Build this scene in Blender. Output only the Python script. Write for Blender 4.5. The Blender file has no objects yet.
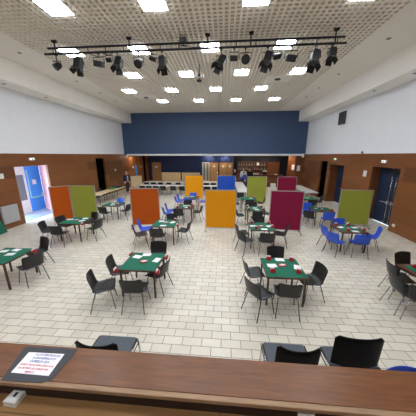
import bpy, bmesh, math, random
from mathutils import Vector, Matrix
random.seed(7)
PI = math.pi
C = bpy.context.scene.collection
scene = bpy.context.scene

# ------------------------------------------------------------------ camera, world, exposure
cam_d = bpy.data.cameras.new('camera')
cam = bpy.data.objects.new('camera', cam_d); C.objects.link(cam)
cam.location = (0, 0, 3.2)
cam.rotation_euler = (math.radians(90 - 14.2), 0, math.radians(4.4))
cam_d.sensor_width = 36.0
cam_d.lens = 36.0 * 210.0 / 416.0
cam_d.clip_start = 0.05
scene.camera = cam

w = bpy.data.worlds.new('sky'); scene.world = w; w.use_nodes = True
wn = w.node_tree
bg = wn.nodes['Background']
bg.inputs['Color'].default_value = (0.66, 0.82, 1.0, 1)
bg.inputs['Strength'].default_value = 12.0
vs = scene.view_settings
vs.view_transform = 'Standard'; vs.look = 'None'; vs.gamma = 1.0; vs.use_curve_mapping = False
vs.exposure = 0.0
PANEL_STRENGTH = 28.0
SPOT_STRENGTH = 420.0
scene.cycles.max_bounces = 14; scene.cycles.diffuse_bounces = 10

# ------------------------------------------------------------------ materials
def lin(c):
    return tuple(((v / 255.0) / 12.92 if v / 255.0 <= 0.04045 else ((v / 255.0 + 0.055) / 1.055) ** 2.4) for v in c) + (1.0,)

def mat(name, rgb, rough=0.5, metal=0.0, noise=0.0, nscale=8.0, spec=0.5, bump=0.0, emit=0.0, stretch=(1, 1, 1)):
    m = bpy.data.materials.new(name); m.use_nodes = True
    nt = m.node_tree; b = nt.nodes['Principled BSDF']
    b.inputs['Base Color'].default_value = lin(rgb)
    b.inputs['Roughness'].default_value = rough
    b.inputs['Metallic'].default_value = metal
    b.inputs['Specular IOR Level'].default_value = spec
    if noise or bump:
        tc = nt.nodes.new('ShaderNodeTexCoord'); mp = nt.nodes.new('ShaderNodeMapping')
        mp.inputs['Scale'].default_value = stretch
        nz = nt.nodes.new('ShaderNodeTexNoise'); nz.inputs['Scale'].default_value = nscale; nz.inputs['Detail'].default_value = 5
        nt.links.new(tc.outputs['Object'], mp.inputs['Vector']); nt.links.new(mp.outputs['Vector'], nz.inputs['Vector'])
        if noise:
            rp = nt.nodes.new('ShaderNodeMapRange')
            rp.inputs['From Min'].default_value = 0.25; rp.inputs['From Max'].default_value = 0.75
            rp.inputs['To Min'].default_value = 1 - noise; rp.inputs['To Max'].default_value = 1 + noise
            mx = nt.nodes.new('ShaderNodeVectorMath'); mx.operation = 'SCALE'
            mx.inputs[0].default_value = lin(rgb)[:3]
            nt.links.new(nz.outputs['Fac'], rp.inputs['Value']); nt.links.new(rp.outputs['Result'], mx.inputs['Scale'])
            nt.links.new(mx.outputs['Vector'], b.inputs['Base Color'])
        if bump:
            bp = nt.nodes.new('ShaderNodeBump'); bp.inputs['Strength'].default_value = bump; bp.inputs['Distance'].default_value = 0.01
            nt.links.new(nz.outputs['Fac'], bp.inputs['Height']); nt.links.new(bp.outputs['Normal'], b.inputs['Normal'])
    if emit:
        b.inputs['Emission Color'].default_value = lin(rgb); b.inputs['Emission Strength'].default_value = emit
    return m

def brick_mat(name, c1, c2, cm, bw, rh, mortar, rough, swap=None, offset=0.5, bumpd=0.004, grain=0.0, grooves=False, noise=0.1, bias=0.0):
    """rows of tiles or boards; swap 'yz' maps world y,z on to the pattern for side walls, 'xz' for end walls"""
    m = bpy.data.materials.new(name); m.use_nodes = True
    nt = m.node_tree; b = nt.nodes['Principled BSDF']; N = nt.nodes.new; L = nt.links.new
    tc = N('ShaderNodeTexCoord'); sp = N('ShaderNodeSeparateXYZ'); cb = N('ShaderNodeCombineXYZ')
    L(tc.outputs['Object'], sp.inputs[0])
    a = {'yz': ('Y', 'Z'), 'xz': ('X', 'Z'), None: ('X', 'Y')}[swap]
    L(sp.outputs[a[0]], cb.inputs['X']); L(sp.outputs[a[1]], cb.inputs['Y'])
    br = N('ShaderNodeTexBrick'); br.offset = offset; br.squash = 1.0
    br.inputs['Color1'].default_value = lin(c1); br.inputs['Color2'].default_value = lin(c2); br.inputs['Mortar'].default_value = lin(cm)
    br.inputs['Scale'].default_value = 1.0; br.inputs['Brick Width'].default_value = bw; br.inputs['Row Height'].default_value = rh
    br.inputs['Mortar Size'].default_value = mortar; br.inputs['Mortar Smooth'].default_value = 0.2; br.inputs['Bias'].default_value = bias
    L(cb.outputs[0], br.inputs['Vector'])
    nz = N('ShaderNodeTexNoise'); nz.inputs['Detail'].default_value = 5
    mp = N('ShaderNodeMapping'); mp.inputs['Scale'].default_value = (1.2, 22, 1) if grain else (2.2, 2.2, 1)
    L(cb.outputs[0], mp.inputs['Vector']); L(mp.outputs[0], nz.inputs['Vector']); nz.inputs['Scale'].default_value = 1.0
    rg = N('ShaderNodeMapRange'); rg.inputs['From Min'].default_value = .25; rg.inputs['From Max'].default_value = .75
    amp = grain or noise
    rg.inputs['To Min'].default_value = 1 - amp; rg.inputs['To Max'].default_value = 1 + amp
    L(nz.outputs['Fac'], rg.inputs['Value'])
    sc = N('ShaderNodeVectorMath'); sc.operation = 'SCALE'; L(br.outputs['Color'], sc.inputs[0]); L(rg.outputs[0], sc.inputs['Scale'])
    out = sc.outputs['Vector']
    if grooves:   # some boards are acoustic boards with closely spaced dark slots
        wv = N('ShaderNodeTexWave'); wv.wave_type = 'BANDS'; wv.bands_direction = 'Y'; wv.inputs['Scale'].default_value = 5.5
        L(cb.outputs[0], wv.inputs['Vector'])
        b2 = N('ShaderNodeTexBrick'); b2.offset = offset
        b2.inputs['Color1'].default_value = (0, 0, 0, 1); b2.inputs['Color2'].default_value = (1, 1, 1, 1); b2.inputs['Mortar'].default_value = (0, 0, 0, 1)
        b2.inputs['Scale'].default_value = 1.0; b2.inputs['Brick Width'].default_value = bw; b2.inputs['Row Height'].default_value = rh; b2.inputs['Mortar Size'].default_value = mortar
        L(cb.outputs[0], b2.inputs['Vector'])
        gt = N('ShaderNodeMath'); gt.operation = 'GREATER_THAN'; gt.inputs[1].default_value = .66; L(b2.outputs['Color'], gt.inputs[0])
        m1 = N('ShaderNodeMath'); m1.operation = 'LESS_THAN'; m1.inputs[1].default_value = .35; L(wv.outputs['Fac'], m1.inputs[0])
        m2 = N('ShaderNodeMath'); m2.operation = 'MULTIPLY'; L(gt.outputs[0], m2.inputs[0]); L(m1.outputs[0], m2.inputs[1])
        mx = N('ShaderNodeMix'); mx.data_type = 'RGBA'; L(m2.outputs[0], mx.inputs['Factor']); L(out, mx.inputs['A']); mx.inputs['B'].default_value = lin((74, 42, 22))
        out = mx.outputs['Result']
    L(out, b.inputs['Base Color'])
    b.inputs['Roughness'].default_value = rough
    bp = N('ShaderNodeBump'); bp.inputs['Strength'].default_value = .6; bp.inputs['Distance'].default_value = bumpd; bp.invert = True
    L(br.outputs['Fac'], bp.inputs['Height']); L(bp.outputs['Normal'], b.inputs['Normal'])
    return m

M = {}
M['floor'] = brick_mat('cream_tile', (228, 223, 208), (216, 209, 193), (140, 131, 116), .342, .171, .006, .38, noise=.07)
M['wood_side'] = brick_mat('side_wall_boards', (138, 86, 46), (118, 71, 37), (62, 36, 18), 2.6, .543, .005, .42, swap='yz', grain=.10, grooves=True)
M['wood_end'] = brick_mat('end_wall_boards', (124, 76, 42), (106, 62, 33), (58, 32, 16), 2.6, .533, .005, .42, swap='xz', grain=.10)
M['stage_floor'] = brick_mat('stage_boards', (150, 112, 70), (136, 98, 58), (80, 56, 34), 1.6, .14, .003, .4, grain=.12)
M['white_wall'] = mat('white_plaster', (234, 237, 242), .8, noise=.02, nscale=2)
M['beam'] = mat('beam_plaster', (240, 237, 230), .8, noise=.02, nscale=2)
M['ceil'] = mat('ceiling_plaster', (240, 236, 226), .85, noise=.02, nscale=2)
M['rib'] = mat('ceiling_grid_paint', (240, 235, 222), .7)
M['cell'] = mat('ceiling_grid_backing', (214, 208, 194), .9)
M['navy'] = mat('navy_paint', (58, 80, 116), .55, noise=.03, nscale=1.5)
M['darkblue'] = mat('dark_blue_paint', (30, 52, 108), .6)
M['darkceil'] = mat('midnight_ceiling_paint', (20, 24, 40), .7)
M['white'] = mat('white_enamel', (232, 232, 230), .4)
M['offwhite'] = mat('offwhite_paint', (220, 218, 212), .5)
M['radi'] = mat('grey_white_radiator_enamel', (186, 188, 190), .45)
M['matblack'] = mat('matt_black_plastic', (9, 9, 10), .6, spec=.2)
M['paper'] = mat('paper', (240, 240, 242), .7)
M['black'] = mat('black_plastic', (16, 16, 18), .45)
M['blackdepth'] = mat('painted_dark_depth', (7, 7, 9), .95, spec=.05)  # flat black painted in for the darkness inside doorways and gap
M['blackmetal'] = mat('black_metal', (20, 20, 22), .5, metal=.3)
M['greyshell'] = mat('charcoal_plastic', (27, 28, 28), .42, noise=.06, nscale=14, spec=.5)
M['darkshell'] = mat('black_chair_plastic', (27, 28, 29), .4, noise=.06, nscale=14, spec=.5)
M['blueshell'] = mat('blue_plastic', (38, 84, 205), .36, noise=.05, nscale=14)
M['slate'] = mat('dark_slate_vinyl', (72, 79, 88), .45, noise=.05, nscale=20)
M['chrome'] = mat('chrome_tube', (190, 190, 192), .22, metal=1.0)
M['tube'] = mat('dark_steel_tube', (120, 118, 116), .38, metal=.9)
M['felt'] = mat('green_felt', (20, 104, 80), .75, noise=.08, nscale=40, spec=.35)
M['tablewood'] = mat('brown_table_wood', (88, 48, 32), .4, noise=.15, nscale=6, stretch=(1, 8, 1))
M['legwood'] = mat('dark_table_leg', (62, 34, 26), .4)
M['red'] = mat('red_plastic', (176, 26, 32), .35)
M['alu'] = mat('aluminium', (188, 188, 188), .38, metal=.7)
M['orange'] = mat('burnt_orange_fabric', (182, 84, 26), .95, noise=.05, nscale=60, spec=.1)
M['green'] = mat('olive_green_fabric', (152, 160, 66), .95, noise=.05, nscale=60, spec=.1)
M['amber'] = mat('amber_fabric', (226, 150, 26), .95, noise=.05, nscale=60, spec=.1)
M['bluefab'] = mat('royal_blue_fabric', (44, 82, 178), .95, noise=.05, nscale=60, spec=.1)
M['magenta'] = mat('magenta_fabric', (136, 34, 66), .95, noise=.05, nscale=60, spec=.1)
M['ledge'] = mat('varnished_dark_wood', (110, 68, 38), .3, noise=.30, nscale=3.2, stretch=(1.4, 14, 4), bump=.25)
M['ledge_edge'] = mat('worn_wood_edge', (150, 120, 90), .45, noise=.25, nscale=6, stretch=(1, 8, 8))
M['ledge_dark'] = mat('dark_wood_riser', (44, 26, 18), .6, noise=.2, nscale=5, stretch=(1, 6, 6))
M['tape'] = mat('black_gaffer_tape', (54, 58, 64), .55, noise=.1, nscale=30)
M['inkblue'] = mat('blue_ink', (52, 66, 150), .7)
M['inkred'] = mat('red_ink', (198, 62, 84), .7)
M['bluedoor'] = mat('navy_door_paint', (26, 44, 70), .42)
M['azure'] = mat('azure_door_paint', (66, 156, 246), .4)
M['pink'] = mat('pink_wall_paint', (222, 168, 166), .8)
M['door'] = mat('oak_door', (188, 146, 100), .45, noise=.1, nscale=5, stretch=(8, 8, 1))
M['beige'] = mat('beige_board', (226, 204, 164), .6, noise=.05)
M['glass'] = mat('grey_window_glass', (120, 132, 138), .12)
M['skin'] = mat('skin', (205, 158, 132), .55)
M['hairgrey'] = mat('grey_hair', (170, 168, 166), .8)
M['hairbrown'] = mat('brown_hair', (96, 74, 58), .8)
M['barwood'] = mat('bar_wood', (110, 62, 36), .4, noise=.12, nscale=5, stretch=(6, 1, 1))
M['plaster_tan'] = mat('tan_plaster', (150, 108, 70), .7)
M['mint'] = mat('mint_plastic', (160, 214, 200), .4)
M['sea'] = mat('leaf_green_plastic', (70, 150, 70), .5)
M['sign_green'] = mat('exit_sign_face', (190, 225, 205), .4)

def lamp_mat(name, rgb, strength):
    m = bpy.data.materials.new(name); m.use_nodes = True; nt = m.node_tree
    b = nt.nodes['Principled BSDF']; b.inputs['Base Color'].default_value = (.8, .8, .8, 1)
    b.inputs['Emission Color'].default_value = rgb + (1,); b.inputs['Emission Strength'].default_value = strength
    return m
M['panel'] = lamp_mat('lit_diffuser', (.955, 1.0, 1.07), PANEL_STRENGTH)
M['warm'] = lamp_mat('lit_warm_lens', (1.0, .84, .62), SPOT_STRENGTH)
M['exitlit'] = lamp_mat('lit_exit_face', (.72, 1.0, .86), .9)

# ------------------------------------------------------------------ mesh helpers
class MB:
    def __init__(s): s.bm = bmesh.new()
    def box(s, lo, hi, rot=None, bevel=0.0):
        lo, hi = Vector(lo), Vector(hi); c = (lo + hi) / 2; d = hi - lo
        r = bmesh.ops.create_cube(s.bm, size=1.0)
        mtx = Matrix.Translation(c) @ (rot or Matrix.Identity(4)) @ Matrix.Diagonal((d.x, d.y, d.z, 1))
        bmesh.ops.transform(s.bm, matrix=mtx, verts=r['verts'])
        if bevel:
            es = list({e for v in r['verts'] for e in v.link_edges})
            bmesh.ops.bevel(s.bm, geom=es, offset=bevel, segments=2, affect='EDGES', profile=.6)
        return s
    def tube(s, pts, r, n=8, r2=None, smooth=True):
        pts = [Vector(p) for p in pts]; rings = []
        for i, p in enumerate(pts):
            d = (pts[min(i + 1, len(pts) - 1)] - pts[max(i - 1, 0)]).normalized()
            up = Vector((0, 0, 1)) if abs(d.z) < .9 else Vector((1, 0, 0))
            u = d.cross(up).normalized(); v = d.cross(u)
            rr = r if r2 is None else r + (r2 - r) * i / (len(pts) - 1)
            rings.append([s.bm.verts.new(p + rr * (math.cos(2 * PI * k / n) * u + math.sin(2 * PI * k / n) * v)) for k in range(n)])
        for a, b in zip(rings, rings[1:]):
            for k in range(n):
                f = s.bm.faces.new((a[k], a[(k + 1) % n], b[(k + 1) % n], b[k])); f.smooth = smooth
        s.bm.faces.new(list(reversed(rings[0]))); s.bm.faces.new(rings[-1])
        return s
    def lathe(s, prof, n=16, mtx=None):
        """prof: list of (radius, z)"""
        rings = []
        for r, z in prof:
            rings.append([s.bm.verts.new((r * math.cos(2 * PI * k / n), r * math.sin(2 * PI * k / n), z)) for k in range(n)])
        for a, b in zip(rings, rings[1:]):
            for k in range(n):
                f = s.bm.faces.new((a[k], a[(k + 1) % n], b[(k + 1) % n], b[k])); f.smooth = True
        s.bm.faces.new(list(reversed(rings[0]))); s.bm.faces.new(rings[-1])
        if mtx: bmesh.ops.transform(s.bm, matrix=mtx, verts=[v for r in rings for v in r])
        return s
    def prism(s, poly, a, b, axis='z', mtx=None):
        f = {'z': lambda p, t: (p[0], p[1], t), 'y': lambda p, t: (p[0], t, p[1]), 'x': lambda p, t: (t, p[0], p[1])}[axis]
        lo = [s.bm.verts.new(f(p, a)) for p in poly]; hi = [s.bm.verts.new(f(p, b)) for p in poly]
        n = len(poly)
        for k in range(n): s.bm.faces.new((lo[k], lo[(k + 1) % n], hi[(k + 1) % n], hi[k]))
        s.bm.faces.new(list(reversed(lo))); s.bm.faces.new(hi)
        if mtx: bmesh.ops.transform(s.bm, matrix=mtx, verts=lo + hi)
        return s
    def build(s, name, m, parent=None, loc=None, rot=None):
        bmesh.ops.recalc_face_normals(s.bm, faces=s.bm.faces)
        me = bpy.data.meshes.new(name); s.bm.to_mesh(me); s.bm.free()
        me.materials.append(m)
        o = bpy.data.objects.new(name, me); C.objects.link(o)
        if parent: o.parent = parent
        if loc is not None: o.location = loc
        if rot is not None: o.rotation_euler = rot
        return o

def tag(o, label, cat, group=None):
    o['label'] = label; o['category'] = cat
    if group: o['group'] = group
    return o
def thing(name, label, cat, loc=(0, 0, 0), rz=0.0, group=None):
    o = bpy.data.objects.new(name, None); C.objects.link(o); o.empty_display_size = .1
    o.location = loc; o.rotation_euler = (0, 0, rz)
    return tag(o, label, cat, group)
def struct(name, mb, m):
    o = mb.build(name, m); o['kind'] = 'structure'; return o
def copy_tree(o, parent=None):
    c = o.copy(); C.objects.link(c)
    if parent: c.parent = parent
    for ch in list(o.children): copy_tree(ch, c)
    return c
class Proto:
    """first placement moves the original, the later ones copy it with all its parts"""
    def __init__(s, make): s.make = make; s.o = None
    def put(s, loc, rz, label, group=None, rot=None):
        if s.o is None: s.o = o = s.make()
        else: o = copy_tree(s.o)
        o.location = loc; o.rotation_euler = rot if rot is not None else (0, 0, rz)
        o['label'] = label
        if group: o['group'] = group
        elif 'group' in o: del o['group']
        return o

# ------------------------------------------------------------------ room shell
XL, XR, D, YB = -9.55, 7.2, 20.0, -4.5
DB = 26.5          # rear wall of the bar area
ZW, ZC = 3.26, 6.87
def wall_x(name, x0, x1, y0, y1, z0, z1, holes, m):
    """a side wall slab with rectangular openings (ya, yb, za, zb)"""
    mb = MB(); y = y0
    for ya, yb, za, zb in sorted(holes):
        if ya > y: mb.box((x0, y, z0), (x1, ya, z1))
        if za > z0: mb.box((x0, ya, z0), (x1, yb, za))
        if zb < z1: mb.box((x0, ya, zb), (x1, yb, z1))
        y = yb
    if y < y1: mb.box((x0, y, z0), (x1, y1, z1))
    return struct(name, mb, m)

struct('floor', MB().box((-12.5, 0.9, -.2), (8.8, DB + .3, 0)), M['floor'])
wall_x('wall_left', XL - .12, XL, 0.9, DB, 0, ZW, [(9.0, 10.85, 0, 2.66), (15.3, 16.45, 0, 2.95), (22.2, 22.85, 0, 2.15)], M['wood_side'])
wall_x('wall_right', XR, XR + .12, 0.9, DB, 0, ZW, [(9.3, 11.0, 0, 2.65), (13.45, 15.2, 0, 2.57), (15.62, 16.7, 0, 2.77)], M['wood_side'])
struct('wall_left_upper', MB().box((XL - .15, YB, ZW), (XL, DB + .3, 7.3)), M['white_wall'])
struct('wall_right_upper', MB().box((XR, YB, ZW), (XR + .15, DB + .3, 7.3)), M['white_wall'])
struct('wall_stage_left', MB().box((XL - .12, YB, 0), (XL, 0.9, ZW)), M['wood_side'])
struct('wall_stage_right', MB().box((XR, YB, 0), (XR + .12, 0.9, ZW)), M['wood_side'])
struct('wall_stage_back', MB().box((XL - .15, YB - .2, 0), (XR + .15, YB, 7.3)), M['white_wall'])
struct('floor_stage', MB().box((XL, YB, 1.22), (XR, 1.1, 1.42)), M['stage_floor'])
struct('wall_stage_front', MB().box((XL, .9, 0), (XR, 1.09, 1.22)), M['wood_end'])
# ceiling: backing, waffle grid, plain margins and the box beams along both sides
struct('ceiling', MB().box((XL - .15, YB - .2, ZC + .09), (XR + .15, D + .2, 7.3)), M['cell'])
GX0, PX, NX = -6.98, .16, 72
GY0, PY, NY = -4.4, .162, 149
gx1, gy1 = GX0 + PX * NX, GY0 + PY * NY
g = MB()
for i in range(NX + 1): g.box((GX0 + PX * i - .03, GY0, ZC), (GX0 + PX * i + .03, gy1, ZC + .045))
for j in range(NY + 1): g.box((GX0, GY0 + PY * j - .03, ZC + .002), (gx1, GY0 + PY * j + .03, ZC + .043))
struct('ceiling_waffle_grid', g, M['rib'])
struct('ceiling_margin_left', MB().box((XL, YB, ZC), (GX0 - .03, D + .2, ZC + .1)), M['ceil'])
struct('ceiling_margin_right', MB().box((gx1 + .03, YB, ZC), (XR, D + .2, ZC + .1)), M['ceil'])
struct('ceiling_margin_end', MB().box((GX0, gy1 + .03, ZC), (gx1, D + .2, ZC + .1)), M['ceil'])
struct('beam_left', MB().box((XL, YB, 6.02), (-8.6, D + .05, ZC)), M['beam'])
struct('beam_right', MB().box((6.33, YB, 6.0), (XR, D + .05, ZC)), M['beam'])
# navy wall over the opening, its white curtain rail and the lower area behind it
struct('wall_back', MB().box((XL, D, 3.18), (XR, D + .2, ZC + .1)), M['navy'])
struct('trim_1', MB().box((-9.2, D - .1, 3.12), (7.0, D - .005, 3.29), bevel=.01).box((-9.25, D - .12, 2.98), (-9.08, D - .02, 3.29)).box((6.9, D - .12, 2.98), (7.07, D - .02, 3.29)), M['white'])
struct('ceiling_bar', MB().box((XL, D + .2, 3.25), (XR, DB + .3, 3.4)), M['darkceil'])
struct('wall_end', MB().box((XL - .12, DB, 0), (1.2, DB + .2, 3.25)), M['darkblue'])
struct('wall_bar', MB().box((1.0, 23.6, 0), (XR, 23.8, 3.25)).box((1.0, 23.8, 0), (1.2, DB, 3.25)), M['darkceil'])
# recesses behind the wall openings
def recess(name, x, out, y0, y1, z1, m):
    xa, xb = sorted((x, x + out))
    return struct(name, MB().box((xa, y0 - .05, 0), (xb, y0, z1 + .05)).box((xa, y1, 0), (xb, y1 + .05, z1 + .05)).box((xa, y0, z1), (xb, y1, z1 + .05)), m)
recess('trim_2', XR + .12, .5, 9.3, 11.0, 2.65, M['wood_end'])
recess('trim_3', XR + .12, .8, 13.45, 15.2, 2.57, M['wood_end'])
recess('trim_4', XR + .12, .7, 15.62, 16.7, 2.77, M['blackdepth'])
recess('trim_5', XL - .12, -.7, 15.3, 16.45, 2.95, M['blackdepth'])
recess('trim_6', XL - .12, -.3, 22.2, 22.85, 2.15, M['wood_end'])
struct('trim_7', MB().box((XR + .8, 15.55, 0), (XR + .85, 16.75, 2.82)), M['blackdepth'])  # black sheet stands in for the dark depth beyond the doorway
struct('trim_8', MB().box((XL - .86, 15.25, 0), (XL - .8, 16.5, 3.0)), M['blackdepth'])  # same black stand-in for the dark left doorway
struct('baseboard_left', MB().box((XL, 2.0, 0), (XL + .015, 8.95, .1)).box((XL, 10.9, 0), (XL + .015, 15.25, .1)), M['wood_side'])
struct('baseboard_right', MB().box((XR - .015, 2.0, 0), (XR, 9.25, .1)).box((XR - .015, 11.05, 0), (XR, 13.4, .1)), M['wood_side'])

# navy doors in the right wall
def push_door(name, x, y0, y1, z1):
    d = MB().box((x, y0, .02), (x + .05, y1, z1)).build(name, M['bluedoor']); d['kind'] = 'structure'
    return d
d1 = push_door('door_1', XR + .42, 9.3, 11.0, 2.65)
ym = 10.0
MB().box((XR + .415, ym - .006, .02), (XR + .421, ym + .006, 2.64)).build('door_gap', M['black'], d1)
for yy in (ym - .12, ym + .13):
    MB().tube([(XR + .38, yy, .12), (XR + .38, yy, 2.52)], .012).box((XR + .36, yy - .03, 2.5), (XR + .42, yy + .03, 2.58)).box((XR + .36, yy - .03, .1), (XR + .42, yy + .03, .17)).build('panic_rod', M['chrome'], d1)
for yy, dy in ((ym - .12, -.5), (ym + .13, .42)):
    MB().tube([(XR + .36, yy, 1.04), (XR + .33, yy + dy, 1.04)], .02).box((XR + .33, yy - .05, .98), (XR + .42, yy + .05, 1.12)).build('push_bar', M['alu'], d1)
MB().box((XR + .36, ym - .2, 2.42), (XR + .42, ym + .06, 2.5)).build('door_closer', M['black'], d1)
d2 = push_door('door_2', XR + .55, 13.45, 15.2, 2.57)
MB().tube([(XR + .51, 13.6, 1.05), (XR + .49, 14.5, 1.05)], .02).build('push_bar', M['alu'], d2)
tag(MB().box((XR + .535, 14.05, 1.62), (XR + .547, 14.35, 2.05)).build('paper_notice', M['paper']), 'white paper notice stuck on the narrow navy door in the right wall', 'notice')
tag(MB().box((XR - .05, 13.28, 1.25), (XR, 13.36, 1.4), bevel=.01).build('fire_alarm_button', M['red']), 'small red alarm button beside the narrow navy door', 'alarm button')
d3 = MB().box((XL - .1, 22.2, 0), (XL - .05, 22.85, 2.15)).build('door_3', M['azure']); d3['kind'] = 'structure'
MB().box((XL - .05, 22.3, 1.0), (XL + .01, 22.42, 1.05)).build('door_handle', M['chrome'], d3)

# entrance on the left: open porch, sky blue door, pink splayed wall
struct('floor_porch', MB().box((-12.4, 7.2, -.03), (XL - .12, 12.6, .005)), mat('pale_porch_concrete', (142, 156, 178), .6, noise=.06, nscale=3))
struct('ceiling_porch', MB().box((-11.4, 8.6, 2.74), (XL - .12, 12.6, 2.84)), M['white_wall'])
struct('wall_porch', MB().prism([(XL - .12, 10.86), (-11.1, 11.95), (-11.1, 12.05), (XL - .12, 11.0)], 0, 2.74), M['pink'])
d4 = MB().box((-11.06, 10.92, .02), (-11.0, 11.86, 2.68)).build('door_4', M['azure']); d4['kind'] = 'structure'
MB().box((-11.0, 11.02, .78), (-10.97, 11.78, .84)).box((-11.0, 11.72, .84), (-10.97, 11.78, 1.0)).box((-11.0, 10.98, .8), (-10.97, 11.03, 2.4)).build('push_bar', M['mint'], d4)
tag(MB().box((-10.995, 11.25, 1.55), (-10.985, 11.5, 1.82)).build('paper_notice', M['paper']), 'white paper notice on the bright blue entrance door', 'notice')
wd = MB().box((-11.08, 10.0, 0), (-11.0, 10.9, .75)).box((-11.08, 10.0, 2.15), (-11.0, 10.9, 2.7)).box((-11.08, 10.0, .75), (-11.0, 10.08, 2.15)).box((-11.08, 10.8, .75), (-11.0, 10.9, 2.15)).build('window_1', M['white']); wd['kind'] = 'structure'
MB().box((-11.05, 10.08, .75), (-11.03, 10.8, 2.15)).build('pane', M['glass'], wd)
struct('door_5', MB().box((XL - .12, 8.96, 0), (XL + .01, 9.0, 2.7)).box((XL - .12, 9.0, 2.66), (XL + .01, 10.85, 2.7)), M['plaster_tan'])

# rear wall: wooden doors, with pilasters and dark gap
def rear_door(n, x0, x1, z1, disc=True, y=DB):
    d = MB().box((x0, y - .05, 0), (x1, y - .005, z1)).build('door_%d' % n, M['door']); d['kind'] = 'structure'
    MB().tube([(x1 - .12, y - .06, 1.05), (x1 - .12, y - .1, 1.05), (x1 - .24, y - .1, 1.05)], .012).build('door_handle', M['chrome'], d)
    MB().box((x0 - .06, y - .06, 0), (x0, y - .002, z1 + .06)).box((x1, y - .06, 0), (x1 + .06, y - .002, z1 + .06)).box((x0, y - .06, z1), (x1, y - .002, z1 + .06)).build('door_frame', M['barwood'], d)
    return d
rear_door(6, -9.15, -8.0, 2.3)
tag(MB().box((-8.78, DB - .065, 1.6), (-8.4, DB - .055, 1.85)).build('paper_notice', M['paper']), 'white paper notice on the wooden door at the left end of the rear wall', 'notice')
for n, (a, b) in zip((7, 8, 9), ((-1.75, -.8), (-.62, .3), (.36, .98))):
    rear_door(n, a, b, 2.25)
    tag(MB().lathe([(.15, 0), (.15, .012)], 20, Matrix.Translation(((a + b) / 2, DB - .055, 1.83)) @ Matrix.Rotation(PI / 2, 4, 'X')).build('round_door_sign', M['white']),
        'round white sign on the %s wooden door of the rear trio' % {7: 'left', 8: 'middle', 9: 'right'}[n], 'sign')
dw = MB().box((-2.75, DB - .06, 0), (-1.85, DB - .005, 2.3)).build('door_10', M['offwhite']); dw['kind'] = 'structure'
MB().box((-2.62, DB - .07, .1), (-2.36, DB - .06, 2.2)).box((-2.24, DB - .07, .1), (-1.95, DB - .06, 2.2)).build('pane', M['glass'], dw)
struct('trim_9', MB().box((XL, 23.1, 0), (XL + .12, 24.3, 3.25)).box((XL, 25.0, 0), (-9.28, 25.3, 3.25)), M['wood_side'])
struct('trim_10', MB().box((XL + .02, 24.3, 0), (XL + .1, 25.0, 3.25)), M['blackdepth'])  # black sheet painted in as the darkness of the gap
struct('trim_11', MB().box((6.55, 20.3, 0), (XR, 20.55, 3.25)).box((6.3, 21.9, 0), (XR, 22.1, 3.25)), M['wood_end'])
d11 = rear_door(11, 4.75, 5.85, 2.4, y=23.6); d11.data.materials[0] = M['barwood']

# ------------------------------------------------------------------ ceiling light panels
def make_light():
    t = thing('ceiling_light', '', 'ceiling light')
    MB().box((-.335, -.335, -.012), (.335, .335, .05)).build('frame', M['white'], t)
    MB().box((-.305, -.305, -.03), (.305, .305, -.008), bevel=.008).build('diffuser', M['panel'], t)
    return t
light = Proto(make_light)
rows = [('row over the front of the hall', 6.15, (-4.42, -1.86, .70, 3.26)),
        ('row just beyond the lighting bar', 8.5, (-5.70, -3.14, -.58, 1.98)),
        ('third row from the front', 10.93, (-4.42, -1.86, .70, 3.26)),
        ('fourth row from the front', 13.36, (-5.70, -3.14, -.58, 1.98)),
        ('farthest row by the navy wall', 15.87, (-4.42, -1.86, .70, 3.26))]
for nm, y, xs in rows:
    for x, pos in zip(xs, ('leftmost', 'second from left', 'third from left', 'rightmost')):
        light.put((x, y, ZC), 0, 'square white ceiling light, %s in the %s' % (pos, nm))
for y, xs in ((3.7, (-5.70, -3.14, -.58, 1.98)), (1.25, (-4.42, -1.86, .70, 3.26)), (-1.2, (-5.70, -3.14, -.58, 1.98))):
    for x in xs: light.put((x, y, ZC), 0, 'square white ceiling light above the stage, behind the viewer', 'ceiling lights above the stage')

def make_down():
    t = thing('recessed_spotlight', '', 'spotlight')
    MB().lathe([(.075, -.012), (.075, .01)], 16).build('trim_ring', M['alu'], t)
    MB().lathe([(.045, -.02), (.045, -.008)], 16).build('lens', M['black'], t)
    return t
down = Proto(make_down)
for side, xs in (('left', -7.66), ('right', 5.25)):
    for y, nm in ((8.4, 'nearest'), (11.5, 'second'), (13.6, 'third'), (15.5, 'farthest')):
        down.put((xs, y, ZC), 0, 'small unlit recessed spot in the plain %s ceiling strip, %s of four' % (side, nm))
for side, xs in (('left', -9.05), ('right', 6.65)):
    for y, nm in ((8.9, 'nearer'), (11.0, 'farther')):
        down.put((xs, y, 6.02 if side == 'left' else 6.0), 0, 'small unlit spot under the %s white ceiling beam, %s of two' % (side, nm))

# warm lamps in the bar area; the last three are unseen, added to brighten it
def make_lamp():
    t = thing('bar_downlight', '', 'ceiling lamp')
    MB().lathe([(.11, -.03), (.13, .0)], 16).build('housing', M['white'], t)
    MB().lathe([(.09, -.036), (.09, -.028)], 16).build('lens', M['warm'], t)
    return t
lampp = Proto(make_lamp)
for x, y, lb in ((-9.0, 21.3, 'lit warm ceiling lamp by the left wall beyond the navy wall'), (-1.9, 25.9, 'lit ceiling lamp above the left one of the three rear doors'),
                 (.1, 25.9, 'lit ceiling lamp above the right one of the three rear doors'), (6.5, 21.2, 'lit warm ceiling lamp by the right wood pilasters'),
                 (2.4, 22.4, 'unseen added ceiling lamp over the left of the bar'), (4.4, 22.4, 'unseen added ceiling lamp over the right of the bar'),
                 (-5.5, 23.2, 'unseen added ceiling lamp over the white table rows')):
    lampp.put((x, y, 3.25), 0, lb)

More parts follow.
